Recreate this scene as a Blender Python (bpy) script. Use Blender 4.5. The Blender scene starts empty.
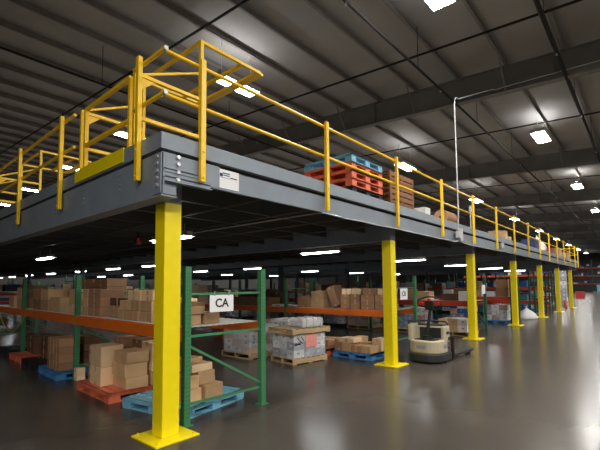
import bpy, math, random
from mathutils import Vector, Matrix
random.seed(7)
C = bpy.context.scene.collection
PI = math.pi
DECK = 3.237          # top of the mezzanine deck

# ------------------------------------------------------------------ materials
def mat(name, col, rough=.6, metal=0., var=.0, scale=6., bump=0., spec=.5, col2=None, emit=None, strength=0, stretch=None):
    m = bpy.data.materials.new(name); m.use_nodes = True
    nt = m.node_tree; b = nt.nodes['Principled BSDF']
    b.inputs['Base Color'].default_value = (*col, 1); b.inputs['Roughness'].default_value = rough
    b.inputs['Metallic'].default_value = metal; b.inputs['Specular IOR Level'].default_value = spec
    if var > 0 or col2:
        tc = nt.nodes.new('ShaderNodeTexCoord'); n = nt.nodes.new('ShaderNodeTexNoise')
        n.inputs['Scale'].default_value = scale; n.inputs['Detail'].default_value = 5
        src = tc.outputs['Object']
        if stretch:
            mp = nt.nodes.new('ShaderNodeMapping'); mp.inputs['Scale'].default_value = stretch
            nt.links.new(src, mp.inputs['Vector']); src = mp.outputs['Vector']
        nt.links.new(src, n.inputs['Vector'])
        r = nt.nodes.new('ShaderNodeValToRGB')
        a = col; c2 = col2 or tuple(max(0, c*(1-var)) for c in col)
        r.color_ramp.elements[0].position = .35; r.color_ramp.elements[1].position = .68
        r.color_ramp.elements[0].color = (*c2, 1); r.color_ramp.elements[1].color = (*a, 1)
        nt.links.new(n.outputs['Fac'], r.inputs['Fac']); nt.links.new(r.outputs['Color'], b.inputs['Base Color'])
        if bump:
            bp = nt.nodes.new('ShaderNodeBump'); bp.inputs['Strength'].default_value = bump; bp.inputs['Distance'].default_value = .01
            nt.links.new(n.outputs['Fac'], bp.inputs['Height']); nt.links.new(bp.outputs['Normal'], b.inputs['Normal'])
    if emit:
        b.inputs['Emission Color'].default_value = (*emit, 1); b.inputs['Emission Strength'].default_value = strength
    return m
def vary(m, amt):
    nt = m.node_tree; b = nt.nodes['Principled BSDF']; l = b.inputs['Base Color'].links[0]; src = l.from_socket
    oi = nt.nodes.new('ShaderNodeObjectInfo'); mr = nt.nodes.new('ShaderNodeMapRange'); mr.inputs['To Min'].default_value = 1-amt; mr.inputs['To Max'].default_value = 1+amt
    hs = nt.nodes.new('ShaderNodeHueSaturation'); nt.links.new(oi.outputs['Random'], mr.inputs['Value']); nt.links.new(mr.outputs[0], hs.inputs['Value'])
    nt.links.new(src, hs.inputs['Color']); nt.links.new(hs.outputs[0], b.inputs['Base Color'])
def srgb(r, g, b): return tuple(((c/255)/12.92 if c/255 <= .04045 else ((c/255+.055)/1.055)**2.4) for c in (r, g, b))

M = {}
M['yellow'] = mat('yellow_paint', srgb(250, 226, 8), .42, var=.05, scale=9)
M['rail'] = mat('rail_yellow_paint', srgb(252, 204, 8), .38, var=.08, scale=12)
M['steel'] = mat('grey_steel_paint', srgb(134, 144, 154), .42, var=.12, scale=3)
M['joist'] = mat('joist_steel', srgb(84, 84, 82), .5, var=.15, scale=3)
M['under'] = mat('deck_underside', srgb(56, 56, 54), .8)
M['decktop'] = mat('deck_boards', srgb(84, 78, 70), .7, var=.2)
M['bolt'] = mat('zinc_bolt', srgb(215, 215, 212), .3, metal=.6)
M['green'] = mat('green_rack_paint', srgb(66, 132, 88), .45, var=.1)
M['dkgreen'] = mat('dark_green_rack_paint', srgb(34, 84, 58), .45, var=.1)
M['hole'] = mat('dark_slot', srgb(18, 30, 22), .8)
M['orange'] = mat('orange_beam_paint', srgb(228, 112, 30), .42, var=.1)
M['redbeam'] = mat('red_orange_beam_paint', srgb(190, 62, 34), .45, var=.1)
M['wire'] = mat('galvanised_wire', srgb(205, 205, 200), .4, metal=.3)
M['white'] = mat('white_sheet', srgb(240, 240, 240), .6)
M['ink'] = mat('black_ink', srgb(30, 32, 36), .7)
M['teal'] = mat('teal_ink', srgb(50, 120, 120), .7)
M['navyink'] = mat('navy_ink', srgb(30, 50, 90), .7)
M['bluepal'] = mat('light_blue_plastic', srgb(124, 188, 214), .5, var=.15, scale=4)
M['bluepal2'] = mat('mid_blue_plastic', srgb(78, 146, 208), .5, var=.15, scale=4)
M['orpal'] = mat('orange_plastic', srgb(238, 122, 88), .5, var=.15, scale=4)
M['blkpal'] = mat('black_plastic', srgb(38, 38, 42), .5)
M['wood'] = mat('pine_wood', srgb(206, 176, 132), .75, var=.3, scale=5, stretch=(1, 6, 6), bump=.3)
M['dkwood'] = mat('weathered_wood', srgb(140, 96, 64), .8, var=.3, scale=5, stretch=(1, 6, 6), bump=.3)
M['kraft'] = mat('kraft_cardboard', srgb(204, 166, 122), .85, var=.12, scale=3, bump=.1)
M['light'] = mat('pale_cardboard', srgb(236, 202, 158), .85, var=.1, scale=3, bump=.1)
M['brown'] = mat('brown_cardboard', srgb(170, 128, 94), .85, var=.15, scale=3, bump=.1)
M['dark'] = mat('dark_brown_cardboard', srgb(108, 74, 54), .85, var=.15, scale=3, bump=.1)
M['tape'] = mat('packing_tape', srgb(196, 160, 112), .35)
M['seam'] = mat('carton_seam', srgb(84, 60, 42), .9)
M['whitebox'] = mat('white_carton', srgb(232, 230, 228), .6, var=.12, scale=4)
M['greybox'] = mat('grey_carton', srgb(150, 152, 162), .6, var=.15, scale=4)
M['bluebox'] = mat('blue_tote_plastic', srgb(44, 92, 160), .5, var=.12)
M['tealbox'] = mat('teal_tote_plastic', srgb(50, 130, 140), .5, var=.12)
M['redbox'] = mat('red_plastic', srgb(168, 40, 40), .5, var=.12)
M['navybox'] = mat('navy_plastic', srgb(36, 52, 96), .5, var=.12)
M['pink'] = mat('pink_placard', srgb(246, 160, 150), .6, var=.15, scale=25)
M['beige'] = mat('beige_truck_paint', srgb(190, 178, 150), .42, var=.06)
M['charcoal'] = mat('charcoal_plastic', srgb(46, 48, 46), .5)
M['black'] = mat('black_rubber', srgb(24, 24, 24), .55)
M['red'] = mat('red_switch', srgb(200, 40, 30), .4)
M['roof'] = mat('roof_liner', srgb(172, 170, 168), .7, var=.16, scale=.6, bump=.15)
M['purlin'] = mat('purlin_steel', srgb(140, 134, 130), .5, var=.2)
M['girder'] = mat('girder_primer', srgb(126, 126, 124), .55, var=.15, scale=1.2)
M['pipe'] = mat('black_pipe', srgb(30, 28, 27), .9)
M['conduit'] = mat('galvanised_conduit', srgb(190, 192, 192), .35, metal=.3)
M['housing'] = mat('white_enamel', srgb(200, 200, 198), .4)
M['wall'] = mat('wall_panel', srgb(92, 92, 90), .8, var=.1, scale=.5)
M['wallw'] = mat('pale_wall_panel', srgb(88, 88, 86), .8, var=.1, scale=.5)
M['navycol'] = mat('dark_navy_paint', srgb(44, 50, 64), .5)
M['cord'] = mat('yellow_green_cord', srgb(190, 190, 80), .5)
M['hb'] = mat('high_bay_lens', (1, 1, 1), .5, emit=(1, .97, .92), strength=47)
M['up'] = mat('uplight_lens', (1, 1, 1), .5, emit=(1, .98, .96), strength=17)
M['tube'] = mat('fluorescent_tube', (1, 1, 1), .5, emit=(.94, .98, 1), strength=9)

for k_ in ('kraft', 'light', 'brown', 'dark', 'whitebox', 'greybox', 'bluebox', 'navybox'): vary(M[k_], .22)
def film():
    m = bpy.data.materials.new('stretch_film'); m.use_nodes = True; nt = m.node_tree
    b = nt.nodes['Principled BSDF']; b.inputs['Base Color'].default_value = (.75, .77, .8, 1); b.inputs['Roughness'].default_value = .18
    tr = nt.nodes.new('ShaderNodeBsdfTransparent'); mx = nt.nodes.new('ShaderNodeMixShader')
    n = nt.nodes.new('ShaderNodeTexNoise'); n.inputs['Scale'].default_value = 4; n.inputs['Detail'].default_value = 6
    mp = nt.nodes.new('ShaderNodeMapRange'); mp.inputs['To Min'].default_value = .08; mp.inputs['To Max'].default_value = .5
    bp = nt.nodes.new('ShaderNodeBump'); bp.inputs['Strength'].default_value = .5
    tc = nt.nodes.new('ShaderNodeTexCoord'); nt.links.new(tc.outputs['Object'], n.inputs['Vector'])
    nt.links.new(n.outputs['Fac'], mp.inputs['Value']); nt.links.new(mp.outputs['Result'], mx.inputs['Fac'])
    nt.links.new(n.outputs['Fac'], bp.inputs['Height']); nt.links.new(bp.outputs['Normal'], b.inputs['Normal'])
    nt.links.new(tr.outputs[0], mx.inputs[1]); nt.links.new(b.outputs[0], mx.inputs[2])
    nt.links.new(mx.outputs[0], nt.nodes['Material Output'].inputs['Surface'])
    return m
M['film'] = film()

def floor_mat():
    m = bpy.data.materials.new('polished_concrete'); m.use_nodes = True; nt = m.node_tree; b = nt.nodes['Principled BSDF']
    tc = nt.nodes.new('ShaderNodeTexCoord')
    n1 = nt.nodes.new('ShaderNodeTexNoise'); n1.inputs['Scale'].default_value = .45; n1.inputs['Detail'].default_value = 3; n1.inputs['Roughness'].default_value = .62
    n2 = nt.nodes.new('ShaderNodeTexNoise'); n2.inputs['Scale'].default_value = 5; n2.inputs['Detail'].default_value = 3
    mp = nt.nodes.new('ShaderNodeMapping'); mp.inputs['Scale'].default_value = (.5, 1.6, 1); mp.inputs['Rotation'].default_value = (0, 0, .1)
    nt.links.new(tc.outputs['Object'], n1.inputs['Vector']); nt.links.new(tc.outputs['Object'], mp.inputs['Vector']); nt.links.new(mp.outputs[0], n2.inputs['Vector'])
    r = nt.nodes.new('ShaderNodeValToRGB'); r.color_ramp.elements[0].position = .3; r.color_ramp.elements[1].position = .72
    r.color_ramp.elements[0].color = (*srgb(68, 63, 58), 1); r.color_ramp.elements[1].color = (*srgb(84, 78, 72), 1)
    mx = nt.nodes.new('ShaderNodeMix'); mx.data_type = 'FLOAT'; mx.inputs[0].default_value = .12
    nt.links.new(n1.outputs['Fac'], mx.inputs[2]); nt.links.new(n2.outputs['Fac'], mx.inputs[3]); nt.links.new(mx.outputs[0], r.inputs['Fac'])
    nt.links.new(r.outputs['Color'], b.inputs['Base Color'])
    b.inputs['Roughness'].default_value = .22
    b.inputs['Specular IOR Level'].default_value = .19
    return m
M['floor'] = floor_mat()

# ------------------------------------------------------------------ mesh builder
class MB:
    def __init__(s): s.v = []; s.f = []; s.m = []; s.mats = []; s.sm = []
    def mi(s, k):
        if k not in s.mats: s.mats.append(k)
        return s.mats.index(k)
    def poly(s, vs, fs, k, smooth=False):
        o = len(s.v); s.v += [tuple(v) for v in vs]; i = s.mi(k)
        for f in fs: s.f.append([o+a for a in f]); s.m.append(i); s.sm.append(smooth)
        return s
    def box(s, x0, x1, y0, y1, z0, z1, k, T=None):
        vs = [Vector(p) for p in ((x0,y0,z0),(x1,y0,z0),(x1,y1,z0),(x0,y1,z0),(x0,y0,z1),(x1,y0,z1),(x1,y1,z1),(x0,y1,z1))]
        if T: vs = [T @ v for v in vs]
        return s.poly(vs, [(0,3,2,1),(4,5,6,7),(0,1,5,4),(1,2,6,5),(2,3,7,6),(3,0,4,7)], k)
    def bar(s, a, b, w, h, k):       # rectangular bar between two points
        a = Vector(a); b = Vector(b); d = (b-a).normalized()
        up = Vector((0,0,1)) if abs(d.z) < .95 else Vector((0,1,0))
        r = d.cross(up).normalized()*w/2; u = r.cross(d).normalized()*h/2
        vs = [a-r-u, a+r-u, a+r+u, a-r+u, b-r-u, b+r-u, b+r+u, b-r+u]
        return s.poly(vs, [(0,1,2,3),(7,6,5,4),(1,0,4,5),(2,1,5,6),(3,2,6,7),(0,3,7,4)], k)
    def tube(s, pts, r, k, n=10):    # round tube through points
        pts = [Vector(p) for p in pts]; rings = []
        for i, p in enumerate(pts):
            d = (pts[min(i+1, len(pts)-1)]-pts[max(i-1, 0)]).normalized()
            up = Vector((0,0,1)) if abs(d.z) < .9 else Vector((1,0,0))
            a = d.cross(up).normalized(); b = a.cross(d).normalized()
            rings.append([p+a*math.cos(t*2*PI/n)*r+b*math.sin(t*2*PI/n)*r for t in range(n)])
        vs = [v for q in rings for v in q]; fs = []
        for i in range(len(pts)-1):
            for j in range(n):
                j2 = (j+1) % n; fs.append((i*n+j, (i+1)*n+j, (i+1)*n+j2, i*n+j2))
        s.poly(vs, fs, k, True)
        L = (len(pts)-1)*n
        return s.poly(vs[:n]+vs[L:], [tuple(range(n)), tuple(range(2*n-1, n-1, -1))], k)
    def disc(s, c, d, r, h, k, n=10):
        c = Vector(c); d = Vector(d).normalized(); return s.tube([c, c+d*h], r, k, n)
    def extr(s, outline, z0, z1, k, T=None):   # vertical prism from an outline
        n = len(outline); vs = [Vector((x, y, z0)) for x, y in outline]+[Vector((x, y, z1)) for x, y in outline]
        if T: vs = [T @ v for v in vs]
        fs = [tuple(range(n-1, -1, -1)), tuple(range(n, 2*n))]+[(i, (i+1) % n, n+(i+1) % n, n+i) for i in range(n)]
        return s.poly(vs, fs, k)
    def mesh(s, name):
        me = bpy.data.meshes.new(name); me.from_pydata(s.v, [], s.f)
        for k in s.mats: me.materials.append(M[k])
        for p, i, sm in zip(me.polygons, s.m, s.sm): p.material_index = i; p.use_smooth = sm
        me.validate(); me.update(); return me
    def build(s, name, parent=None, bevel=0, loc=(0,0,0), rz=0):
        o = bpy.data.objects.new(name, s.mesh(name)); C.objects.link(o); o.parent = parent; o.location = loc; o.rotation_euler.z = rz
        if bevel: addbev(o, bevel)
        return o
def addbev(o, w, seg=2):
    b = o.modifiers.new('bevel', 'BEVEL'); b.width = w; b.segments = seg; b.limit_method = 'ANGLE'; b.angle_limit = .6
def tag(o, label=None, cat=None, group=None, kind=None):
    if label: o['label'] = label
    if cat: o['category'] = cat
    if group: o['group'] = group
    if kind: o['kind'] = kind
    return o
def empty(name, loc=(0,0,0), rz=0):
    o = bpy.data.objects.new(name, None); C.objects.link(o); o.location = loc; o.rotation_euler.z = rz; o.empty_display_size = .1; return o
def copy_tree(o, parent=None):
    c = o.copy(); C.objects.link(c); c.parent = parent
    for ch in list(o.children): copy_tree(ch, c)
    return c
ORD = ['first', 'second', 'third', 'fourth', 'fifth', 'sixth', 'seventh', 'eighth', 'ninth', 'tenth', 'eleventh', 'twelfth', 'thirteenth', 'fourteenth', 'fifteenth', 'sixteenth']

# ------------------------------------------------------------------ camera (fitted)
cam = bpy.data.cameras.new('camera'); co = bpy.data.objects.new('camera', cam); C.objects.link(co)
cx, cy, cz = -2.1154, -3.7014, 1.63; yaw, pit, rol = .7143, .0686, -.0091
fw = Vector((math.cos(yaw)*math.cos(pit), math.sin(yaw)*math.cos(pit), math.sin(pit)))
rt = Vector((math.sin(yaw), -math.cos(yaw), 0)); up = rt.cross(fw)
r2 = rt*math.cos(rol)+up*math.sin(rol); u2 = up*math.cos(rol)-rt*math.sin(rol)
R = Matrix((r2, u2, -fw)).transposed().to_4x4(); R.translation = (cx, cy, cz); co.matrix_world = R
cam.sensor_width = 36; cam.lens = 401.15/600*36; cam.shift_y = (258.96-225)/600; cam.clip_end = 400; cam.clip_start = .05
bpy.context.scene.camera = co

# ------------------------------------------------------------------ room shell
X0, X1, Y0, Y1 = -24, 112, -22, 46
def roofz(y): return 8.95+.06*y
tag(MB().box(X0, X1, Y0, Y1, -.2, 0, 'floor').build('floor'), kind='structure')
cb = MB(); z0, z1 = roofz(Y0), roofz(Y1)
cb.poly([(X0,Y0,z0),(X1,Y0,z0),(X1,Y1,z1),(X0,Y1,z1),(X0,Y0,z0+.15),(X1,Y0,z0+.15),(X1,Y1,z1+.15),(X0,Y1,z1+.15)], [(0,3,2,1),(4,5,6,7),(0,1,5,4),(1,2,6,5),(2,3,7,6),(3,0,4,7)], 'roof')
ceil = tag(cb.build('ceiling'), kind='structure')
for nm, b in (('wall_back', (X1, X1+.2, Y0, Y1)), ('wall_left', (X0, X1, Y1, Y1+.2)), ('wall_right', (X0, X1, Y0-.2, Y0)), ('wall_front', (X0-.2, X0, Y0, Y1))):
    w = MB().box(*b, 0, 4.2, 'wallw' if nm == 'wall_left' else 'wall')
    w.box(*b, 4.2, roofz(b[3])+.1, 'wall'); tag(w.build(nm), kind='structure')
# roof purlins (Z sections running along X), children of the ceiling
pn = MB()
pn.box(X0, X1, -.004, .004, -.2, 0, 'purlin'); pn.box(X0, X1, 0, .07, -.008, 0, 'purlin'); pn.box(X0, X1, -.07, 0, -.2, -.192, 'purlin')
pm = pn.mesh('purlin')
k = 0; y = -.55-1.55*6
while y < 40:
    o = bpy.data.objects.new('purlin', pm); C.objects.link(o); o.location = (0, y, roofz(y)-.02); o.parent = ceil
    y += 1.55
# tapered roof girders (welded I sections along Y)
def girder(x):
    g = MB()
    def seg(ya, yb, dz0, dz1, xa, xb):    # slab following the roof slope
        za, zb = roofz(ya), roofz(yb)
        g.poly([(xa,ya,za-dz1),(xb,ya,za-dz1),(xb,yb,zb-dz1),(xa,yb,zb-dz1),(xa,ya,za-dz0),(xb,ya,za-dz0),(xb,yb,zb-dz0),(xa,yb,zb-dz0)], [(0,3,2,1),(4,5,6,7),(0,1,5,4),(1,2,6,5),(2,3,7,6),(3,0,4,7)], 'girder')
    seg(Y0, Y1, .27, 1.1, x-.008, x+.008); seg(Y0, Y1, .26, .285, x-.13, x+.13); seg(Y0, Y1, 1.09, 1.115, x-.13, x+.13)
    yy = Y0+1.8
    while yy < Y1: g.box(x-.12, x+.12, yy-.006, yy+.006, roofz(yy)-1.1, roofz(yy)-.28, 'girder'); yy += 6.1
    # flange braces down from the purlins
    yy = -.55-1.55*4
    while yy < 30:
        g.bar((x-.7, yy, roofz(yy)-.25), (x-.1, yy, roofz(yy)-1.08), .04, .04, 'purlin'); yy += 3.1
    return g.build('roof_girder', ceil)
for i in range(0, 9): girder(11.75+11.2*i)
# bridging lines across the purlins
for x in [-14.9, -8.5, -2.2, 4.35, 9.35, 17.6, 25.5, 29.5, 36.5, 41, 48, 52.5, 60, 64]:
    b = MB(); b.bar((x, Y0, roofz(Y0)-.3), (x, Y1, roofz(Y1)-.3), .05, .05, 'pipe'); b.build('roof_bridging', ceil)

def sprinkler(y, z, r, label):
    t = empty('sprinkler_pipe', (0, y, z)); tag(t, label, 'pipe'); rf = roofz(y)-z-.015
    MB().tube([(X0+.1, 0, 0), (X1-.1, 0, 0)], r, 'pipe', 8).build('pipe', t)
    hm = MB(); hm.bar((0, 0, r), (0, 0, rf), .015, .015, 'pipe'); hm = hm.mesh('hanger_rod')
    sm = MB(); sm.disc((0, 0, -r), (0,0,-1), .012, .05, 'bolt', 6); sm.disc((0, 0, -r-.05), (0,0,-1), .03, .004, 'bolt', 8); sm = sm.mesh('sprinkler_head')
    for i in range(14):
        x = -2+i*5.2
        o = bpy.data.objects.new('hanger_rod', hm); C.objects.link(o); o.parent = t; o.location = (x, 0, 0)
        o = bpy.data.objects.new('sprinkler_head', sm); C.objects.link(o); o.parent = t; o.location = (x+1.6, 0, 0)
sprinkler(.92, 7.76, .035, 'thin black sprinkler pipe crossing below the roof girders just left of the vertical conduit')
sprinkler(-2.18, 7.74, .055, 'thick black pipe under the roof nearest the right edge of the picture')
sprinkler(9.3, 8.2, .035, 'thin black sprinkler pipe high over the mezzanine deck')

# ------------------------------------------------------------------ high bay lights
def highbay():
    t = empty('high_bay_light')
    h = MB(); h.extr([(-.78,-.25),(.78,-.25),(.78,.25),(-.78,.25)], .06, .14, 'housing'); h.box(-.3, .3, -.1, .1, .14, .2, 'housing')
    h.box(-.8, .8, -.265, -.25, .0, .14, 'housing'); h.box(-.8, .8, .25, .265, .0, .14, 'housing'); h.box(-.8, -.78, -.25, .25, 0, .14, 'housing'); h.box(.78, .8, -.25, .25, 0, .14, 'housing')
    h.build('housing', t)
    l = MB(); l.poly([(-.775,-.245,-.02),(.775,-.245,-.02),(.775,.245,-.02),(-.775,.245,-.02)], [(0,3,2,1)], 'hb'); l.box(-.778, .778, -.248, .248, -.018, .0, 'housing'); l.build('lens', t)
    u = MB(); u.box(-.5, .5, -.06, .06, .14, .203, 'housing'); u.poly([(-.5,-.06,.205),(.5,-.06,.205),(.5,.06,.205),(-.5,.06,.205)], [(0,1,2,3)], 'up'); u.build('uplight_slot', t)
    return t
hb = highbay(); HB0 = list(hb.children); first = True
rows = [-13.1, -6.8, -.5, 5.85, 12.45, 19.1, 26.1, 32.7, 39.3]
for j, yy in enumerate(rows):
    for i in (range(-2, 9) if yy > -5 else [q*.5 for q in range(-5, 12)]):  # out-of-view rows get extra in-between lamps, added to light the right-hand faces
        x = 5.9+11.7*i
        if i > 4 and yy not in (-.5, 5.85): continue
        if yy > 33 and i > 3: continue
        if i < 0 and yy > -5: continue
        if first: o = hb; first = False
        else:
            o = hb.copy(); C.objects.link(o)
            for ch in HB0:
                if yy > 10 and ch.name.startswith('uplight'): continue
                c_ = ch.copy(); C.objects.link(c_); c_.parent = o
        o.location = (x, yy, 8.0)
        hz = roofz(yy)-8.0
        for s in (-.6, .6): MB().bar((s, 0, .14), (s, 0, hz-.01), .012, .012, 'bolt').build('hanger_wire', o)
        far = ['behind the camera', 'just behind camera', 'nearest', 'second', 'third', 'fourth', 'fifth', 'sixth', 'seventh', 'eighth', 'ninth', 'tenth'][int(i+2)]
        if yy < -5: far = '%s' % ORD[int(2*i+5)] if 2*i+5 < 16 else 'last'
        rn = {-.5: 'in the row over the right-hand aisle', 5.85: 'in the row over the mezzanine rail', 19.1: 'in the row seen behind the left pallet gate', 26.1: 'in the far left row at the picture edge', 12.45: 'in the row over the deck interior'}.get(yy, 'in the row %d metres %s' % (abs(int(yy)), 'right of deck, unseen, lamps added' if yy < 0 else 'beyond the deck edge'))
        tag(o, 'white high bay light, %s %s' % (far, rn), 'ceiling light', 'high bay lights under the roof')

# ------------------------------------------------------------------ mezzanine platform
XE = 31.9; YE = 43.5
mz = tag(empty('mezzanine_platform', (0, 0, 0)), 'large grey steel mezzanine platform raised on yellow columns', 'mezzanine')
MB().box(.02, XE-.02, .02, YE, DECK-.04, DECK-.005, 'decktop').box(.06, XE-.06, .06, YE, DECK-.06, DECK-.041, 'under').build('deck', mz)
e = MB(); e.box(0, XE, 0, .012, DECK-.17, DECK, 'steel'); e.box(0, XE, 0, .07, DECK-.004, DECK+.004, 'steel'); e.box(0, XE, .012, .07, DECK-.17, DECK-.16, 'steel'); e.build('edge_channel', mz, .002)
e = MB(); e.box(0, .012, .012, YE, DECK-.17, DECK, 'steel'); e.box(0, .07, .07, YE, DECK-.004, DECK+.004, 'steel'); e.box(.012, .07, .07, YE, DECK-.17, DECK-.16, 'steel'); e.build('edge_channel', mz, .002)
e = MB(); e.box(XE-.012, XE, .012, YE, DECK-.17, DECK, 'steel'); e.build('edge_channel', mz)
# edge beam on the long right face (C section)
e = MB(); e.box(.19, XE-.05, .05, .062, 2.772, 3.03, 'steel'); e.box(.19, XE-.05, .02, .062, 2.765, 2.777, 'steel'); e.box(.19, XE-.05, .05, .11, 3.018, 3.03, 'steel'); e.build('edge_beam', mz)
# deep girder on the left face (I section)
def ibeam(xc, ya, yb, zb, zt, w=.16):
    b = MB(); b.box(xc-w/2, xc+w/2, ya, yb, zb, zb+.016, 'steel'); b.box(xc-w/2, xc+w/2, ya, yb, zt-.016, zt, 'steel'); b.box(xc-.006, xc+.006, ya, yb, zb+.016, zt-.016, 'steel')
    return b
g = MB(); g.box(.02, .032, .02, YE, 2.575, 3.035, 'steel'); g.box(.032, .2, .02, YE, 2.575, 2.591, 'steel'); g.box(.032, .2, .02, YE, 3.02, 3.035, 'steel')
yy = 1.05
while yy < YE:
    for zz in (2.78, 2.84, 2.9, 2.96): g.disc((.02, yy-.1, zz), (-1,0,0), .013, .012, 'steel', 8)
    yy += 1.06
g.box(.02, .19, .02, .03, 2.6, 3.04, 'steel')
g.build('edge_girder', mz)
# corner connection plates with round bolts
c = MB(); c.box(.008, .02, .02, .17, 2.6, 3.03, 'steel'); c.box(.03, .75, .012, .02, 2.775, 3.03, 'steel')
c.box(.04, .5, .004, .012, 2.83, 2.865, 'steel'); c.box(.05, .62, -.03, .02, 2.725, 2.735, 'steel'); c.box(.05, .62, .012, .02, 2.72, 2.79, 'steel')
c.box(.04, .5, -.01, .012, 2.865, 2.872, 'steel'); c.build('corner_plate', mz, .001)
for zz in (3.01, 2.935, 2.845, 2.765):
    MB().tube([(.2, .012, zz), (.2, .0, zz), (.2, -.012, zz)], .021, 'bolt', 12).build('bolt', mz)
for zz in (2.99, 2.92, 2.84, 2.765, 2.69): MB().tube([(.008, .085, zz), (-.01, .085, zz)], .02, 'bolt', 12).build('bolt', mz)
# interior girders, joists, bridging
for i in range(1, 7): ibeam(.33+5.1375*i, .5, YE, 2.575, 3.06, .2).build('girder', mz)
ibeam(XE-.15, .1, YE, 2.575, 3.06, .16).build('girder', mz)
yy = .98
j = 0
while yy < YE-1:
    b = MB(); b.box(.2, XE-.25, yy-.004, yy+.004, 2.8, 3.17, 'joist'); b.box(.2, XE-.25, yy, yy+.06, 2.8, 2.806, 'joist'); b.build('joist', mz); yy += 1.06; j += 1
for i in range(30):
    x = 1.52+1.03*i
    if x > XE-1: break
    b = MB(); b.box(x-.02, x+.02, .07, 26, 2.78, 2.797, 'joist'); b.build('bridging_strap', mz)
# nameplate
pl = tag(empty('nameplate', (.665, .046, 2.8)), 'small white sign with dark logo on the grey edge beam near the corner', 'sign')
pl.scale = (1.3, 1, 1.1)
MB().box(0, .31, -.004, .002, 0, .205, 'white').build('plate', pl)
lg = MB()
lg.box(.028, .055, -.006, -.004, .135, .165, 'ink'); lg.box(.085, .12, -.006, -.004, .125, .16, 'navyink'); lg.box(.12, .2, -.006, -.004, .158, .172, 'teal')
lg.box(.125, .2, -.006, -.004, .138, .148, 'navyink'); lg.box(.205, .285, -.006, -.004, .12, .132, 'ink'); lg.box(.07, .2, -.006, -.004, .112, .118, 'greybox')
for q in range(3): lg.box(.03, .28, -.006, -.004, .035+q*.022, .04+q*.022, 'whitebox')
lg.build('logo', pl)

# ------------------------------------------------------------------ yellow support columns
def column():
    t = empty('support_column')
    w = .105
    s = MB(); s.extr([(-w,-w),(w,-w),(w,w),(-w,w)], .02, 2.577, 'yellow'); s.build('shaft', t, .012)
    s = MB(); s.extr([(-.262,-.262),(.262,-.262),(.262,.262),(-.262,.262)], 0, .02, 'yellow'); s.build('base_plate', t, .004)
    s = MB()
    for a in (-.21, .21):
        for b in (-.21, .21): s.disc((a, b, .02), (0,0,1), .014, .022, 'yellow', 8)
    s.build('anchor_bolts', t)
    s = MB(); s.box(-w+.002, w-.002, -w+.002, w-.002, 2.577, 3.03, 'steel'); s.build('column_top', t)
    return t
c0 = column()
for i in range(7):
    o = c0 if i == 0 else copy_tree(c0)
    o.location = (.33+5.1375*i, .4, 0)
    where = ['nearest and largest, under the mezzanine corner', 'second from the corner, left of the beige pallet truck', 'third from the corner, right of the pallet truck forks', 'fourth from the corner, right of the blue-based white goods', 'fifth from the mezzanine corner, small and distant', 'sixth from the mezzanine corner, second from the far end', 'farthest of the row, at the end of the mezzanine'][i]
    tag(o, 'yellow square steel column, '+where, 'column', 'yellow columns along the mezzanine edge')
# dark interior columns
def dcol(x, y, lab):
    t = empty('interior_column', (x, y, 0)); tag(t, lab, 'column', 'dark columns beneath the deck')
    MB().box(-.09, .09, -.09, .09, .015, 2.572, 'navycol').build('shaft', t, .01); MB().box(-.2, .2, -.2, .2, 0, .015, 'navycol').build('base_plate', t)
    return t
dl = 1
for i, x in enumerate([.33+5.1375*q for q in range(1, 7)]):
    for j, y in enumerate((8.45, 16.5, 24.5)):
        dcol(x, y, 'dark navy column under the deck, %s from the corner in the %s line back' % (ORD[i], ORD[j]))
dcol(.33, 12.6, 'dark navy steel column beneath the left deck edge girder')

# ------------------------------------------------------------------ guard rails
def post(parent, x, y, face):
    p = MB()
    if face == 'y': p.box(x-.032, x+.032, y-.05, y, 2.79, 4.19, 'rail')
    else: p.box(x-.05, x, y-.032, y+.032, 2.79, 4.19, 'rail')
    o = p.build('post', parent, .004)
    b = MB()
    for zz in (2.84, 3.13):
        if face == 'y': b.disc((x, y-.05, zz), (0,-1,0), .012, .012, 'rail', 8)
        else: b.disc((x-.05, y, zz), (-1,0,0), .012, .012, 'rail', 8)
    b.build('bolts', o)
rr = tag(empty('guard_rail'), 'long yellow two-rail guard rail on the right-hand mezzanine edge', 'guard rail', 'yellow guard rails on the deck edge')
for i in range(14): post(rr, .48+2.2993*i, -.004, 'y')
for zz, nm in ((4.13, 'top_rail'), (3.655, 'mid_rail')):
    MB().tube([(.0, .025, zz), (XE-.1, .025, zz)], .023, 'rail', 10).build(nm, rr)
    MB().tube([(XE-.1, .025, zz), (XE-.1, 6, zz)], .023, 'rail', 10).build(nm, rr)
post(rr, XE, -.004, 'y')
lr = tag(empty('guard_rail'), 'short yellow guard rail piece wrapping the near mezzanine corner, left of the closed gate', 'guard rail', 'yellow guard rails on the deck edge')
lr['label'] = 'short yellow guard rail piece between the mezzanine corner and the near pallet gate'
post(lr, -.004, .44, 'x')
for zz, nm in ((4.13, 'top_rail'), (3.655, 'mid_rail')):
    MB().tube([(.025, .0, zz), (.025, .66, zz)], .023, 'rail', 10).build(nm, lr)
cp = MB(); cp.disc((.025, -.03, 4.13), (0,1,0), .025, .03, 'wire'); cp.disc((.025, -.03, 3.655), (0,1,0), .025, .03, 'wire'); cp.build('end_cap', lr)
l2 = tag(empty('guard_rail'), 'yellow guard rail on the left mezzanine edge between the two pallet gates', 'guard rail', 'yellow guard rails on the deck edge')
for y in (2.78, 4.84, 6.6): post(l2, -.004, y, 'x')
for zz, nm in ((4.13, 'top_rail'), (3.655, 'mid_rail')):
    MB().tube([(.025, 2.42, zz), (.025, 7.1, zz)], .023, 'rail', 10).build(nm, l2)
l3 = tag(empty('guard_rail'), 'yellow guard rail on the left mezzanine edge beyond the second gate', 'guard rail', 'yellow guard rails on the deck edge')
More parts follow.
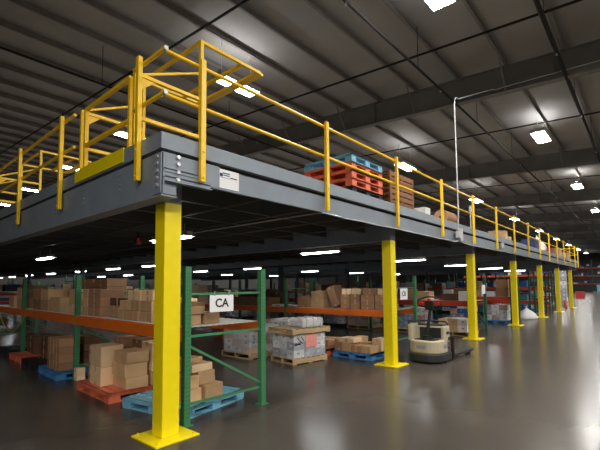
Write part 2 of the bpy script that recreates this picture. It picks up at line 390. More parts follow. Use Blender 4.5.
for y in (9.1, 11.2, 13.3, 15.4): post(l3, -.004, y, 'x')
for zz, nm in ((4.13, 'top_rail'), (3.655, 'mid_rail')):
    MB().tube([(.025, 8.8, zz), (.025, 15.6, zz)], .023, 'rail', 10).build(nm, l3)

# ------------------------------------------------------------------ pivoting pallet gates
def gate(y0, label):
    t = empty('pallet_gate', (0, y0, DECK)); tag(t, label, 'safety gate', 'yellow pivoting pallet gates on the deck')
    W = 1.56; B = .045
    def bar(nm, *segs, w=B, h=B, k='rail', par=t):
        b = MB()
        for a, c in segs: b.bar(a, c, w, h, k)
        return b.build(nm, par, .003)
    for yy in (0, W):
        s = 1 if yy == 0 else -1
        bar('upright', ((.08, yy, .012), (.08, yy, .93)), w=.06, h=.05)
        bar('upright', ((.08, yy+s*.13, .012), (.08, yy+s*.13, .9)), w=.05, h=.05)
        bar('floor_plate', ((.05, yy, .008), (1.02, yy, .008)), w=.12, h=.012)
        bar('side_bar', ((.1, yy, .905), (.98, yy, .905)))
        bar('side_bar', ((.1, yy, .385), (.98, yy, .385)))
        bar('back_upright', ((.98, yy, .35), (.98, yy, 1.74)), w=.05, h=.05)
        bar('raised_arm', ((.98, yy, 1.72), (2.07, yy, 1.72)))
        g = MB(); g.poly([(.1, yy-.01, .9), (.34, yy-.01, .9), (.1, yy-.01, .7), (.1, yy+.01, .9), (.34, yy+.01, .9), (.1, yy+.01, .7)], [(0,1,2),(5,4,3),(0,3,4,1),(1,4,5,2),(2,5,3,0)], 'rail'); g.build('gusset', t)
        bar('stay', ((.12, yy+s*.06, .93), (.98, yy+s*.06, 1.3)), w=.03, h=.03)
    bar('closed_bar', ((.08, .13, .905), (.08, W-.13, .905)))
    bar('closed_bar', ((.08, .13, .385), (.08, W-.13, .385)))
    bar('raised_bar', ((.98, 0, 1.72), (.98, W, 1.72)))
    bar('raised_bar', ((1.72, 0, 1.72), (1.72, W, 1.72)), w=.06)
    bar('raised_bar', ((2.07, 0, 1.72), (2.07, W, 1.72)), w=.14, h=.04)
    k = MB(); k.box(-.014, -.002, .1, W-.02, -.15, .02, 'yellow'); k.box(-.002, .07, .1, W-.02, .01, .02, 'yellow'); k.build('kick_plate', t)
    return t
gate(.72, 'yellow pivoting pallet gate with raised rear frame beside the near mezzanine corner')
gate(7.25, 'distant yellow pallet gate on the left deck edge, cut by the picture edge')

# ------------------------------------------------------------------ conduit
cd = tag(empty('electrical_conduit'), 'thin grey vertical conduit dropping from the roof girder to the deck edge', 'conduit')
p = []
for a in range(7): t = a/6*PI/2; p.append((8.3+.25*(1-math.sin(t)), -.09, 6.62-.25*(1-math.cos(t))))
MB().tube([(11.56, -6.5, 7.74), (11.5, -.6, 7.9), (11.3, -.33, 7.8), (11.2, -.3, 7.8), (8.6, -.1, 6.62)]+p+[(8.3, -.09, 6.3), (8.3, -.09, 3.5), (8.3, -.06, 3.0)], .015, 'conduit', 8).build('tube', cd)
MB().box(8.28, 8.42, -.09, -.005, 2.84, 3.02, 'conduit').box(8.44, 8.62, -.08, -.005, 2.78, 3.1, 'wire').build('junction_box', cd, .005)
cc = tag(empty('edge_conduit'), 'white cable conduit running along the bottom of the right-hand edge beam', 'conduit')
pts = [(2.72, 3.4, 2.765), (2.72, .2, 2.765)]+[(2.72+i*.55, .0+.012*math.sin(i), 2.752-.012*abs(math.sin(i*1.7))) for i in range(11)]+[(8.5, -.02, 2.8)]
MB().tube(pts, .012, 'conduit', 6).build('tube', cc)
pts = [(8.6, -.02, 2.8)]+[(8.9+i*.6, .0+.012*math.sin(i), 2.752-.012*abs(math.sin(i*1.7))) for i in range(7)]
MB().tube(pts, .012, 'conduit', 6).build('tube', cc)
jb = tag(empty('junction_box', (12.45, -.07, 2.86)), 'small pale junction box on the edge beam between the third and fourth columns', 'junction box')
MB().box(0, .2, 0, .065, 0, .17, 'wire').build('case', jb, .005); MB().box(.02, .18, -.004, 0, .02, .15, 'conduit').build('cover', jb)

# ------------------------------------------------------------------ under-deck strip lights
def strip():
    t = empty('strip_light')
    h = MB(); h.box(-.06, .06, -.62, .62, .03, .09, 'housing'); h.poly([(-.06,-.62,.03),(.06,-.62,.03),(.12,-.62,0),(-.12,-.62,0),(-.06,.62,.03),(.06,.62,.03),(.12,.62,0),(-.12,.62,0)], [(0,3,7,4),(1,5,6,2),(0,1,2,3),(4,7,6,5)], 'housing'); h.build('reflector', t)
    d = MB(); d.poly([(-.06,-.6,.0),(.06,-.6,.0),(.045,-.6,-.03),(-.045,-.6,-.03),(-.06,.6,.0),(.06,.6,.0),(.045,.6,-.03),(-.045,.6,-.03)], [(3,7,6,2),(0,4,7,3),(2,6,5,1),(0,3,2,1),(4,5,6,7)], 'tube'); d.build('diffuser', t)
    w = MB(); w.bar((0,-.45,.09), (0,-.45,.24), .01, .01, 'bolt'); w.bar((0,.45,.09), (0,.45,.24), .01, .01, 'bolt'); w.build('hanger', t)
    return t
s0 = strip(); first = True
lab = {}
for X, ys in ((2.0, (3.1, 10.15)), (6.5, (3.05, 12.1, 15.6, 19.5, 24.1, 28.3, 32.4, 36)), (11.6, (2.9, 11.4, 15.8, 24.6, 29, 33.3)), (16.9, (3.0, 12, 20, 28)), (22, (3.0, 12, 20)), (27.5, (3.0, 12))):
    for q, y in enumerate(ys):
        o = s0 if first else copy_tree(s0); first = False
        o.location = (X, y, 2.555)
        rw = {2.0: 'first', 6.5: 'second', 11.6: 'third', 16.9: 'fourth', 22: 'fifth', 27.5: 'sixth'}[X]
        tag(o, 'glowing strip light under the deck, %s from the aisle in the %s line' % (ORD[q], rw), 'strip light', 'strip lights under the mezzanine')

# ------------------------------------------------------------------ rack rows
def wiredeck():
    b = MB()
    for i in range(72): y = .06+i*.05; b.box(0, 1.18, y-.0035, y+.0035, .004, .011, 'wire'); b.box(-.006, 0, y-.0035, y+.0035, -.04, .011, 'wire')
    for i in range(14): x = .02+i*.088; b.box(x-.0035, x+.0035, .05, 3.65, -.003, .004, 'wire')
    for i in range(4): y = .4+i*.95; b.box(.02, 1.16, y-.02, y+.02, -.03, -.003, 'wire')
    return b.mesh('wire_deck')
WD = wiredeck()
def postmesh(h, k, holes=True):
    b = MB(); w = .04
    b.box(-w, w, -w, w, .008, h, k); b.box(-.07, .07, -.07, .07, 0, .008, k)
    if holes:
        z = .1
        while z < h-.05:
            for s in (-.016, .016):
                b.disc((s, -w, z), (0,-1,0), .006, .0015, 'hole', 6); b.disc((-w, s, z), (-1,0,0), .006, .0015, 'hole', 6)
            z += .05
    return b.mesh('post')
def rack(x, y, rz, nb, h, levels, k, bk, label, depth=1.2, holes=True, pitch=3.7, group='pallet racks beneath and beyond the mezzanine'):
    t = empty('pallet_rack', (x, y, 0), rz); tag(t, label, 'pallet rack', group)
    pm = postmesh(h, k, holes)
    for i in range(nb+1):
        for xx in (0, depth):
            o = bpy.data.objects.new('post', pm); C.objects.link(o); o.parent = t; o.location = (xx, i*pitch, 0)
        def br(a, b, zz=.03):
            m = MB(); m.bar((a[0], i*pitch, a[1]), (b[0], i*pitch, b[1]), .025, zz, k); m.build('brace', t)
        a, c = .03, depth-.03
        br((a, .24), (c, .24)); br((a, .93), (c, .3)); br((a, 1.04), (c, 1.04)); br((a, h-.33), (c, h-.33))
        zz = h-.33
    for i in range(nb):
        for lv in levels:
            for xx in (-.045, depth-.005):
                b = MB(); b.box(xx, xx+.05, i*pitch+.042, (i+1)*pitch-.042, lv-.17, lv-.02, bk)
                b.box(xx+(.02 if xx < .5 else 0), xx+(.05 if xx < .5 else .03), i*pitch+.042, (i+1)*pitch-.042, lv-.0205, lv-.006, bk)
                for ye in (i*pitch+.042, (i+1)*pitch-.047): b.box(xx-.003, xx+.0, ye, ye+.005, lv-.2, lv, bk)
                b.build('beam', t, .004)
            o = bpy.data.objects.new('wire_deck', WD); C.objects.link(o); o.parent = t; o.location = (.01, i*pitch, lv-.012)
            o.scale.y = pitch/3.7
    return t
rzA = -math.atan(.036)
RA = rack(.66, .52, rzA, 3, 1.88, [1.15], 'green', 'orange', 'near green and orange pallet rack with the CA sign on its end frame')
rack(7.15, 1.23, 0, 9, 1.9, [1.0], 'green', 'orange', 'green and orange pallet rack behind the white wrapped skids and the pallet truck', depth=1.28)
rack(10.95, .47, 0, 9, 1.86, [1.13], 'dkgreen', 'redbeam', 'dark green pallet rack behind the beige pallet truck', holes=False)
rack(16.06, .6, 0, 4, 1.9, [1.13], 'dkgreen', 'redbeam', 'pallet rack with blue pallet below, seen between the third and fourth yellow columns', holes=False)
rack(21.2, .95, 0, 4, 2.3, [.8, 1.5], 'dkgreen', 'redbeam', 'two-shelf pallet rack of blue totes seen between the fourth and fifth columns', holes=False)
rack(26.35, 1.1, 0, 3, 2.3, [.8, 1.5], 'dkgreen', 'redbeam', 'two-shelf pallet rack seen between the fifth and sixth columns', holes=False)
rack(31.6, 1.6, 0, 3, 2.5, [.8, 1.6], 'dkgreen', 'redbeam', 'farthest under-deck pallet rack, by the last yellow column', holes=False)

def text(parent, s, size, loc, rot, k='ink'):
    cu = bpy.data.curves.new('lettering', 'FONT'); cu.body = s; cu.size = size; cu.align_x = 'CENTER'; cu.align_y = 'CENTER'; cu.offset = .0035; cu.extrude = .0008
    tmp = bpy.data.objects.new('tmp', cu); C.objects.link(tmp)
    me = bpy.data.meshes.new_from_object(tmp.evaluated_get(bpy.context.evaluated_depsgraph_get())); bpy.data.objects.remove(tmp)
    me.materials.clear(); me.materials.append(M[k])
    o = bpy.data.objects.new('lettering', me); C.objects.link(o); o.parent = parent; o.location = loc; o.rotation_euler = rot
    return o
def paper_sign(x, y, z, w, h, s, size, label, rz=0):
    t = empty('rack_sign', (x, y, z), rz); tag(t, label, 'sign', None)
    b = MB(); b.box(-w/2, w/2, -.003, 0, -h/2, h/2, 'white')
    for q in (-.3, .3): b.box(q*w-.01, q*w+.01, -.004, .0, h/2-.01, h/2+.05, 'greybox')
    b.build('sheet', t)
    if s: text(t, s, size, (0, -.0045, 0), (PI/2, 0, 0))
    return t
paper_sign(1.15, .472, 1.425, .37, .215, 'CA', .15, 'white paper sign reading CA hung on the near rack end frame', rzA)
paper_sign(7.72, 1.205, 1.41, .42, .29, 'CB', .17, 'white paper sign on the end frame of the rack behind the second yellow column')
paper_sign(11.95, .445, 1.48, .42, .3, '', .15, 'small blank white sign on the dark rack end frame right of the third column')

# yellow cord hanging on the near rack's far post
cdp = []
for i in range(13):
    t = i/12; cdp.append((.83+.0*t, 7.45+2.2*t, 1.02-1.6*t*(1-t)-.1*t))
cr = tag(MB().tube(cdp, .012, 'cord', 6).build('extension_cord'), 'yellow-green cord drooping from the near rack beam at the left picture edge', 'cord')

# ------------------------------------------------------------------ pallets
def plastic_pallet_mesh(k, L=1.2, W=1.0, H=.14):
    b = MB()
    nx = 9
    for i in range(nx):                         # slotted top
        x = i*L/nx; b.box(x+.012, x+L/nx-.012, 0, W, H-.022, H, k)
    for j in range(7):
        y = j*(W-.03)/6; b.box(0, L, y, y+.03, H-.04, H-.008, k)
    b.box(0, .03, 0, W, H-.05, H, k); b.box(L-.03, L, 0, W, H-.05, H, k); b.box(0, L, 0, .03, H-.05, H, k); b.box(0, L, W-.03, W, H-.05, H, k)
    for i in range(3):
        for j in range(3):
            x = i*(L-.17)/2; y = j*(W-.15)/2
            b.box(x, x+.17, y, y+.15, .018, H-.03, k)
            for q in range(3): b.box(x+.01+q*.055, x+.03+q*.055, y-.004, y+.154, .03, H-.03, k)
    for j in range(3): y = j*(W-.15)/2; b.box(0, L, y+.01, y+.14, 0, .02, k)
    for i in range(3): x = i*(L-.17)/2; b.box(x+.01, x+.16, 0, W, 0.001, .018, k)
    return b.mesh('plastic_pallet')
PP = {}
def plastic_pallet(x, y, rz, k, label, z=0, L=1.2, W=1.0, H=.14, group='plastic pallets'):
    key = (k, L, W, H)
    if key not in PP: PP[key] = plastic_pallet_mesh(k, L, W, H)
    o = bpy.data.objects.new('plastic_pallet', PP[key]); C.objects.link(o); o.location = (x, y, z); o.rotation_euler.z = rz
    return tag(o, label, 'pallet', group)
def wooden_pallet(x, y, rz, label, z=0, L=1.0, W=1.0, H=.125, k='wood', group='wooden pallets'):
    t = empty('wooden_pallet', (x, y, z), rz); tag(t, label, 'pallet', group)
    b = MB()
    for i in range(7): q = i*(L-.09)/6; b.box(q, q+.09, 0, W, H-.018, H, k)
    b.build('deck_boards', t, .002)
    for y2 in (0, W/2-.02, W-.04): MB().box(0, L, y2, y2+.04, .018, H-.0185, k).build('stringer', t)
    b = MB()
    for q in (0, L/2-.05, L-.1): b.box(q, q+.1, 0, W, 0, .0175, k)
    b.build('bottom_boards', t, .002)
    return t

# ------------------------------------------------------------------ cartons
cache = {}
CN = {'kraft': 'tan', 'light': 'pale tan', 'brown': 'brown', 'dark': 'dark brown', 'whitebox': 'white', 'greybox': 'grey', 'bluebox': 'blue', 'tealbox': 'teal', 'redbox': 'red', 'navybox': 'navy'}
def carton(x, y, z, dx, dy, dz, k, label, group, rz=0, tape=True, rx=0, ry=0):
    """x,y = centre, z = base"""
    key = (round(dx, 2), round(dy, 2), round(dz, 2), k)
    if key not in cache:
        b = MB(); b.box(-dx/2, dx/2, -dy/2, dy/2, 0, dz, k); me = b.mesh('carton')
        t = MB(); w = .024
        if k in ('kraft', 'light', 'brown', 'dark'):
            t.box(-dx/2-.0012, dx/2+.0012, -w, w, dz-.07, dz+.0012, 'tape'); t.box(-dx/2+.004, dx/2-.004, -.0015, .0015, dz+.0012, dz+.0016, 'seam')
            t.box(-dx/2-.0012, dx/2+.0012, -w, w, .002, .06, 'tape')
        else:
            t.box(-dx/2-.002, -dx/2, -dy*.25, dy*.2, dz*.35, dz*.7, 'greybox' if k == 'whitebox' else 'whitebox')
            t.box(-dx*.25, dx*.2, -dy/2-.002, -dy/2, dz*.35, dz*.7, 'greybox' if k == 'whitebox' else 'whitebox')
        cache[key] = (me, t.mesh('tape'))
    me, tm = cache[key]
    nm = 'cardboard_box' if k in ('kraft', 'light', 'brown', 'dark') else ('plastic_tote' if k in ('bluebox', 'tealbox', 'redbox', 'navybox') else 'carton')
    o = bpy.data.objects.new(nm, me); C.objects.link(o); o.location = (x, y, z); o.rotation_euler = (rx, ry, rz)
    addbev(o, .009, 2)
    tag(o, label, 'tote' if nm == 'plastic_tote' else 'box', group)
    if tape:
        c = bpy.data.objects.new('tape' if nm == 'cardboard_box' else 'label', tm); C.objects.link(c); c.parent = o
    return o
def A(lx, ly):   # near rack frame -> world
    c, s = math.cos(rzA), math.sin(rzA); return (.66+c*lx-s*ly, .52+s*lx+c*ly)
G1 = 'boxes on the near rack shelf'; G2 = 'boxes on the floor pallets under the near rack'
SH = 1.1515
def shelfbox(ya, yb, za, zb, k, lab, lx=.06, d=.4, rz=0):   # ya,yb = world Y limits of the front face
    y = (ya+yb)/2-.52; X, Y = A(lx+d/2, y)
    carton(X, Y, za, d, yb-ya-.02, zb-za-.002, k, lab+', near rack shelf', G1, rzA+rz)
h1 = .15
shelfbox(2.24, 2.7, SH, SH+.14, 'kraft', 'tan box, bottom layer, third box left of the big yellow column', .08)
shelfbox(1.93, 2.23, SH, SH+.14, 'kraft', 'tan box, bottom layer, second from the big yellow column', .06)
shelfbox(1.55, 1.92, SH, SH+.14, 'kraft', 'tan box, bottom layer, touching the big yellow column in view', .08)
shelfbox(2.24, 2.66, SH+.14, SH+.29, 'kraft', 'tan box, middle layer, left end of the front stack', .1)
shelfbox(1.93, 2.23, SH+.14, SH+.29, 'kraft', 'tan box, middle layer, second from the big yellow column', .08)
shelfbox(1.6, 1.92, SH+.14, SH+.29, 'kraft', 'tan box, middle layer, partly hidden by the yellow column', .1)
shelfbox(1.95, 2.38, SH+.29, SH+.45, 'light', 'bright pale box on top of the front stack left of the column', .1)
shelfbox(1.6, 1.93, SH+.29, SH+.45, 'light', 'pale box on the top layer right against the yellow column', .12)
shelfbox(2.72, 3.12, SH, SH+.19, 'kraft', 'tan box with slanted top left of the front stack', .12)
shelfbox(2.68, 3.3, SH+.19, SH+.32, 'dark', 'flat dark brown tray box on the second layer', .2)
for q in range(3): shelfbox(3.32, 3.9, SH+q*.155, SH+(q+1)*.155, 'brown', 'brown box, %s layer of the pile right of the second post' % ['bottom', 'middle', 'top'][q], .06)
for q in range(3): shelfbox(3.92, 4.15, SH+q*.155, SH+(q+1)*.155, 'kraft', 'narrow tan box, %s layer right beside the second post' % ['bottom', 'middle', 'top'][q], .06)
shelfbox(4.42, 5.1, SH, SH+.17, 'light', 'single pale low box left of the second post', .05)
shelfbox(4.42, 5.1, SH+.17, SH+.47, 'kraft', 'tan box standing on the pale low box', .12)
shelfbox(5.2, 5.46, SH, SH+.3, 'brown', 'narrow brown box, lower middle bay', .32, .28)
shelfbox(5.48, 6.2, SH, SH+.3, 'kraft', 'wide tan box in the middle bay', .08)
for q in range(2): shelfbox(6.24, 6.75, SH+q*.24, SH+(q+1)*.24, 'kraft', 'tan box, %s layer, right of the third post' % ['lower', 'upper'][q], .06); shelfbox(6.78, 7.4, SH+q*.24, SH+(q+1)*.24, 'brown', 'brown box, %s layer, touching the third post' % ['lower', 'upper'][q], .06)
for q in range(4): shelfbox(4.5, 5.15, SH+q*.17, SH+(q+1)*.17, 'brown', 'brown box, %s layer of the tall rear pile, right side' % ORD[q], .62, .4); shelfbox(5.3, 6.1, SH+q*.17, SH+(q+1)*.17, 'brown', 'brown box, %s layer of the tall rear pile, left side' % ORD[q], .62, .4)
for q in range(2): shelfbox(8.04, 8.5, SH+q*.28, SH+(q+1)*.28, 'brown', 'brown box, %s layer, left of the third post' % ['lower', 'upper'][q], .06); shelfbox(8.52, 8.95, SH+q*.26, SH+(q+1)*.26, 'kraft', 'tan box, %s layer, in the left-edge bay' % ['lower', 'upper'][q], .06)
shelfbox(9.25, 9.8, SH, SH+.3, 'kraft', 'tan box at the left picture edge', .06)
# end bay boxes seen through the end frame
def endbox(xa, xb, ya, yb, za, zb, k, lab, rz=0): carton((xa+xb)/2, (ya+yb)/2, za, xb-xa-.01, yb-ya, zb-za-.002, k, lab, G1, rz)
endbox(.72, .99, .68, 1.05, SH, SH+.135, 'kraft', 'tan box on the near rack shelf beside the front post, lower of two')
endbox(.72, 1.03, .66, 1.05, SH+.135, SH+.29, 'kraft', 'tan box on the near rack shelf beside the front post, upper of two')
endbox(1.03, 1.3, .7, 1.05, SH, SH+.145, 'kraft', 'tan box just below the CA sign on the near rack shelf')
endbox(1.0, 1.35, 1.15, 1.5, SH, SH+.13, 'brown', 'brown box behind the tan box below the CA sign')
endbox(.75, .98, .75, 1.0, SH+.29, SH+.34, 'light', 'tiny pale box on top of the pile by the front rack post')

# floor pallets, near rack
plastic_pallet(.74, .66, .19, 'bluepal', 'light blue plastic pallet under the near rack end, behind the big yellow column', L=1.16, W=1.18)
plastic_pallet(.46, 2.12, rzA, 'orpal', 'orange plastic pallet under the near rack loaded with tall cartons', L=1.25, W=1.26)
plastic_pallet(.5, 4.31, rzA, 'bluepal2', 'mid blue plastic pallet left of the orange one under the near rack', L=1.2, W=1.08)
plastic_pallet(.53, 5.48, rzA, 'blkpal', 'black plastic pallet under the near rack behind the second post', L=1.2, W=1.15)
plastic_pallet(.58, 6.74, rzA, 'orpal', 'orange plastic pallet at the far left under the near rack', L=1.2, W=1.0)
plastic_pallet(.7, 8.1, rzA, 'blkpal', 'dark plastic pallet partly out of frame at the left edge', L=1.2, W=1.1)
P = .142
def fbox(x, y, z, dx, dy, dz, k, lab, rz=rzA): carton(x+dx/2, y+dy/2, z, dx-.016, dy-.016, dz-.002, k, lab, G2, rz)
O = 'on the orange pallet'
fbox(.56, 2.62, P, .36, .44, .28, 'light', 'pale tan box, lower of the two tall front ones '+O)
fbox(.56, 2.62, P+.28, .36, .44, .32, 'light', 'pale tan box, upper of the two tall front ones '+O)
fbox(.72, 2.13, P, .36, .47, .17, 'kraft', 'tan box, bottom of the three right of the tall pair '+O)
fbox(.7, 2.13, P+.17, .36, .46, .2, 'kraft', 'tan box, middle of the three right of the tall pair '+O)
fbox(.72, 2.12, P+.37, .36, .48, .17, 'kraft', 'tan box, top of the three right of the tall pair '+O)
for q in range(3):
    fbox(1.1, 2.1, P+q*.215, .38, .36, .215, 'light' if q else 'kraft', 'tan box, %s layer of the rear right column %s' % (ORD[q], O))
    fbox(1.13, 2.48, P+q*.22, .38, .36, .22, 'brown', 'brown box, %s layer of the rear middle column %s' % (ORD[q], O))
for q in range(4):
    fbox(.98, 2.86, P+q*.17, .34, .32, .17, 'brown', 'brown box, %s layer of the rear left column %s' % (ORD[q], O))
for q in range(3):
    fbox(.6, 3.07, P+q*.19, .3, .15, .19, 'brown', 'slim brown box, %s layer at the left end %s' % (ORD[q], O))
B2 = 'on the mid blue pallet'
for q in range(4):
    fbox(.56, 4.38, P+q*.145, .36, .28, .145, 'brown', 'brown box, %s layer of the front right column %s' % (ORD[q], B2))
    fbox(.56, 4.67, P+q*.145, .36, .36, .145, 'brown', 'brown box, %s layer of the front left column %s' % (ORD[q], B2))
    fbox(1.02, 4.45, P+q*.145, .36, .5, .145, 'dark', 'dark brown box, %s layer of the rear column %s' % (ORD[q], B2))
fbox(.72, 3.98, 0, .16, .16, .22, 'light', 'small upright pale box on the floor beside the second rack post')
B3 = 'on the black pallet'
for q in range(3):
    fbox(.86, 5.52, P+q*.16, .36, .42, .16, 'brown', 'brown box, %s layer of the right column %s' % (ORD[q], B3))
    fbox(.86, 5.96, P+q*.16, .36, .5, .16, 'dark', 'dark brown box, %s layer of the left column %s' % (ORD[q], B3))
for q in range(2):
    fbox(.9, 6.95, P+q*.2, .45, .6, .2, 'dark', 'dark brown box, %s layer on the far left orange pallet' % ORD[q])
B1 = 'on the light blue pallet'
carton(1.27, .98, P, .32, .36, .19, 'kraft', 'tan box, wide bottom one at the front '+B1, G2, .12)
carton(.98, 1.0, P, .22, .36, .17, 'kraft', 'tan box, bottom one beside the green post '+B1, G2, .12)
carton(1.22, 1.05, P+.19, .28, .32, .17, 'kraft', 'tan box, second layer over the wide one '+B1, G2, .05)
carton(.96, 1.02, P+.17, .22, .34, .16, 'kraft', 'tan box, second layer beside the green post '+B1, G2, .1)
carton(1.15, 1.06, P+.36, .36, .32, .1, 'light', 'flat pale box, third layer '+B1, G2, .1)
carton(1.06, 1.1, P+.46, .3, .28, .08, 'kraft', 'flat tan box topmost of the pile '+B1, G2, .2)
carton(1.45, 1.3, P, .26, .26, .2, 'kraft', 'tan box standing behind the pile '+B1, G2, .1)

# ------------------------------------------------------------------ white wrapped skids in the aisle
def load(x, y, z, nx, ny, nz, dx, dy, dz, ks, label, rz=0, placard=False, wrap=True, group='wrapped pallet loads'):
    t = empty('wrapped_load', (x, y, z), rz); tag(t, label, 'pallet load', group)
    rnd = random.Random(int(x*100+y*10))
    for kk in range(nz):
        for i in range(nx):
            for j in range(ny):
                if 0 < i < nx-1 and 0 < j < ny-1 and kk < nz-1: continue
                k = rnd.choice(ks); b = MB(); g = .006
                b.box(i*dx+g, (i+1)*dx-g, j*dy+g, (j+1)*dy-g, kk*dz+.001, (kk+1)*dz-.004, k)
                if i == 0: b.box(i*dx+g-.001, i*dx+g, j*dy+dy*.3, j*dy+dy*.55, kk*dz+dz*.45, kk*dz+dz*.7, 'greybox' if k != 'greybox' else 'whitebox')
                if j == 0: b.box(i*dx+dx*.3, i*dx+dx*.55, j*dy+g-.001, j*dy+g, kk*dz+dz*.45, kk*dz+dz*.7, 'greybox' if k != 'greybox' else 'whitebox')
                b.build('carton', t, .005)
    X, Y, Z = nx*dx, ny*dy, nz*dz
    if wrap:
        w = MB(); e = .006; n = 8
        prof = [(-e, -e), (X+e, -e), (X+e, Y+e), (-e, Y+e)]
        vs = []; fs = []
        for kk in range(n+1):
            for (a, b) in prof: vs.append((a+rnd.uniform(-.003, .001) if a < 0 else a, b+rnd.uniform(-.003, .001) if b < 0 else b, Z*kk/n+.001))
        for kk in range(n):
            for q in range(4): fs.append((kk*4+q, kk*4+(q+1) % 4, kk*4+4+(q+1) % 4, kk*4+4+q))
        w.poly(vs, fs, 'film'); w.build('stretch_wrap', t)
    if placard:
        p = MB(); p.box(X*.36, X*.72, -.014, -.011, Z*.42, Z*.96, 'pink'); p.build('placard', t)
        q = MB(); q.box(X*.02, X*.2, -.014, -.011, Z*.55, Z*.62, 'ink'); q.bar((X*.1, -.013, Z*.85), (X*.26, -.013, Z*.6), .01, .015, 'ink'); q.bar((X*.22, -.013, Z*.9), (X*.3, -.013, Z*.7), .01, .015, 'ink'); q.build('marking', t)
    return t
rs = -.15
wooden_pallet(4.15, 1.94, rs, 'pale wooden pallet under the front wrapped load with the pink placard', L=.98, W=.78)
load(4.19, 1.96, .126, 3, 3, 3, .3, .245, .165, ['whitebox', 'whitebox', 'greybox'], 'white wrapped carton load with pink placard, standing on a wooden pallet', rs, True)
wooden_pallet(4.1, 1.9, rs, 'pale wooden pallet lying on top of the wrapped load with pink placard', z=.6225, L=1.08, W=.86, H=.12)
t = tag(empty('wrapped_bundle', (4.42, 1.9, .7435), rs), 'white plastic-wrapped bundle on top of the upper wooden pallet', 'bundle')
b = MB(); b.box(0, .6, 0, .5, 0, .2, 'whitebox'); b.build('bundle', t, .05)
for q in range(3): MB().box(.1+q*.2, .12+q*.2, -.004, .504, .0, .204, 'greybox').build('strap', t)
w = MB(); w.box(-.012, .612, -.012, .512, .001, .212, 'film'); w.build('stretch_wrap', t, .05)
wooden_pallet(4.0, 3.12, 0, 'pale wooden pallet under the left wrapped load seen through the rack end frame', L=1.05, W=1.0)
load(4.03, 3.16, .126, 3, 3, 4, .33, .3, .15, ['whitebox', 'kraft', 'whitebox'], 'white and tan wrapped load left of the pink placard load', 0)
wooden_pallet(5.35, 3.2, 0, 'wooden pallet of the wrapped load half hidden behind the green rear post', L=1.0, W=1.0)
load(5.37, 3.22, .126, 3, 3, 4, .31, .31, .16, ['whitebox', 'kraft'], 'white wrapped load half hidden behind the green rear rack post', 0)
plastic_pallet(5.5, 2.1, 0, 'orpal', 'orange plastic pallet between the pink placard load and the blue pallet', L=1.1, W=1.0)
for q, (a, b_) in enumerate([(5.75, 2.3), (6.15, 2.32), (5.75, 2.75), (6.15, 2.78)]):
    carton(a, b_, P, .36, .38, .2, 'brown', 'brown box, %s from the front on the orange pallet beside the pink placard load' % ORD[q], 'boxes on the aisle pallets')
plastic_pallet(5.56, .92, 0, 'bluepal2', 'blue plastic pallet with low cartons just left of the second yellow column', L=1.15, W=1.05)
k2 = 'on the blue pallet by the second column'
for q, (a, b_, kk, hh) in enumerate([(5.76, 1.12, 'kraft', .16), (5.76, 1.38, 'brown', .15), (5.76, 1.64, 'kraft', .2), (5.78, 1.86, 'brown', .26), (6.2, 1.1, 'light', .28), (6.2, 1.38, 'brown', .16), (6.2, 1.66, 'kraft', .28)]):
    carton(a, b_-.04, P, .36, .24, hh, kk, '%s box, %s, %s row %s' % (CN[kk], ORD[q % 4]+' from right', 'front' if q < 4 else 'rear', k2), 'boxes on the aisle pallets')
carton(5.76, 1.6, P+.2, .34, .4, .1, 'light', 'flat pale box on the front row '+k2, 'boxes on the aisle pallets')
for q in range(2): plastic_pallet(6.1, 6.2, 0, 'orpal', 'orange plastic pallet, %s of the two stacked behind the wrapped loads' % ['lower', 'upper'][q], z=q*.142)

# ------------------------------------------------------------------ goods on the second rack row
G3 = 'boxes on the second rack row'; S2 = 1.0015
def b2(ya, yb, za, zb, k, lab, x=7.2, d=.5, rz=0, tape=True): carton(x+d/2, (ya+yb)/2, za, d, yb-ya-.012, zb-za-.003, k, lab+', second rack row', G3, rz, tape)
for q in range(2):
    for c_, (a, b_) in enumerate([(1.35, 1.78), (1.8, 2.22), (2.24, 2.55), (2.57, 2.88)]):
        b2(a, b_, S2+q*.2, S2+(q+1)*.2, 'brown', 'brown box, %s from the aisle end, %s layer' % (ORD[c_], ['lower', 'upper'][q]))
b2(2.2, 2.5, S2+.4, S2+.56, 'light', 'bright pale box, right one of the top pair')
b2(2.52, 2.84, S2+.4, S2+.56, 'light', 'bright pale box, left one of the top pair')
b2(1.36, 1.7, S2+.4, S2+.56, 'light', 'pale box on the top layer by the yellow column')
b2(1.72, 2.15, S2+.4, S2+.56, 'brown', 'brown box on the top layer right of the pale pair')
b2(3.47, 3.98, S2, S2+.24, 'kraft', 'tan box left of the leaning box, lower'); b2(3.5, 3.95, S2+.24, S2+.5, 'kraft', 'tan box left of the leaning box, upper')
o = carton(7.46, 3.07, S2+.058, .42, .26, .6, 'brown', 'big brown box leaning over at an angle on the rack behind the wrapped skids', G3, 0, True, rx=-.42)
b2(4.05, 4.5, S2, S2+.34, 'brown', 'brown box standing alone left of the tan pair')
b2(4.55, 4.9, S2, S2+.05, 'whitebox', 'flat white packet beside the post'); b2(5.15, 5.6, S2, S2+.06, 'whitebox', 'flat white packet left of the post')
for c_ in range(4): b2(5.7+c_*.55, 6.2+c_*.55, S2, S2+.28, 'brown', 'brown box, %s from the post in the second bay' % ORD[c_])
for c_ in range(4): b2(5.75+c_*.55, 6.2+c_*.55, S2, S2+.45+.08*(c_ % 2), 'dark', 'dark box, %s from the post, back of the second bay' % ORD[c_], x=7.8, d=.4)

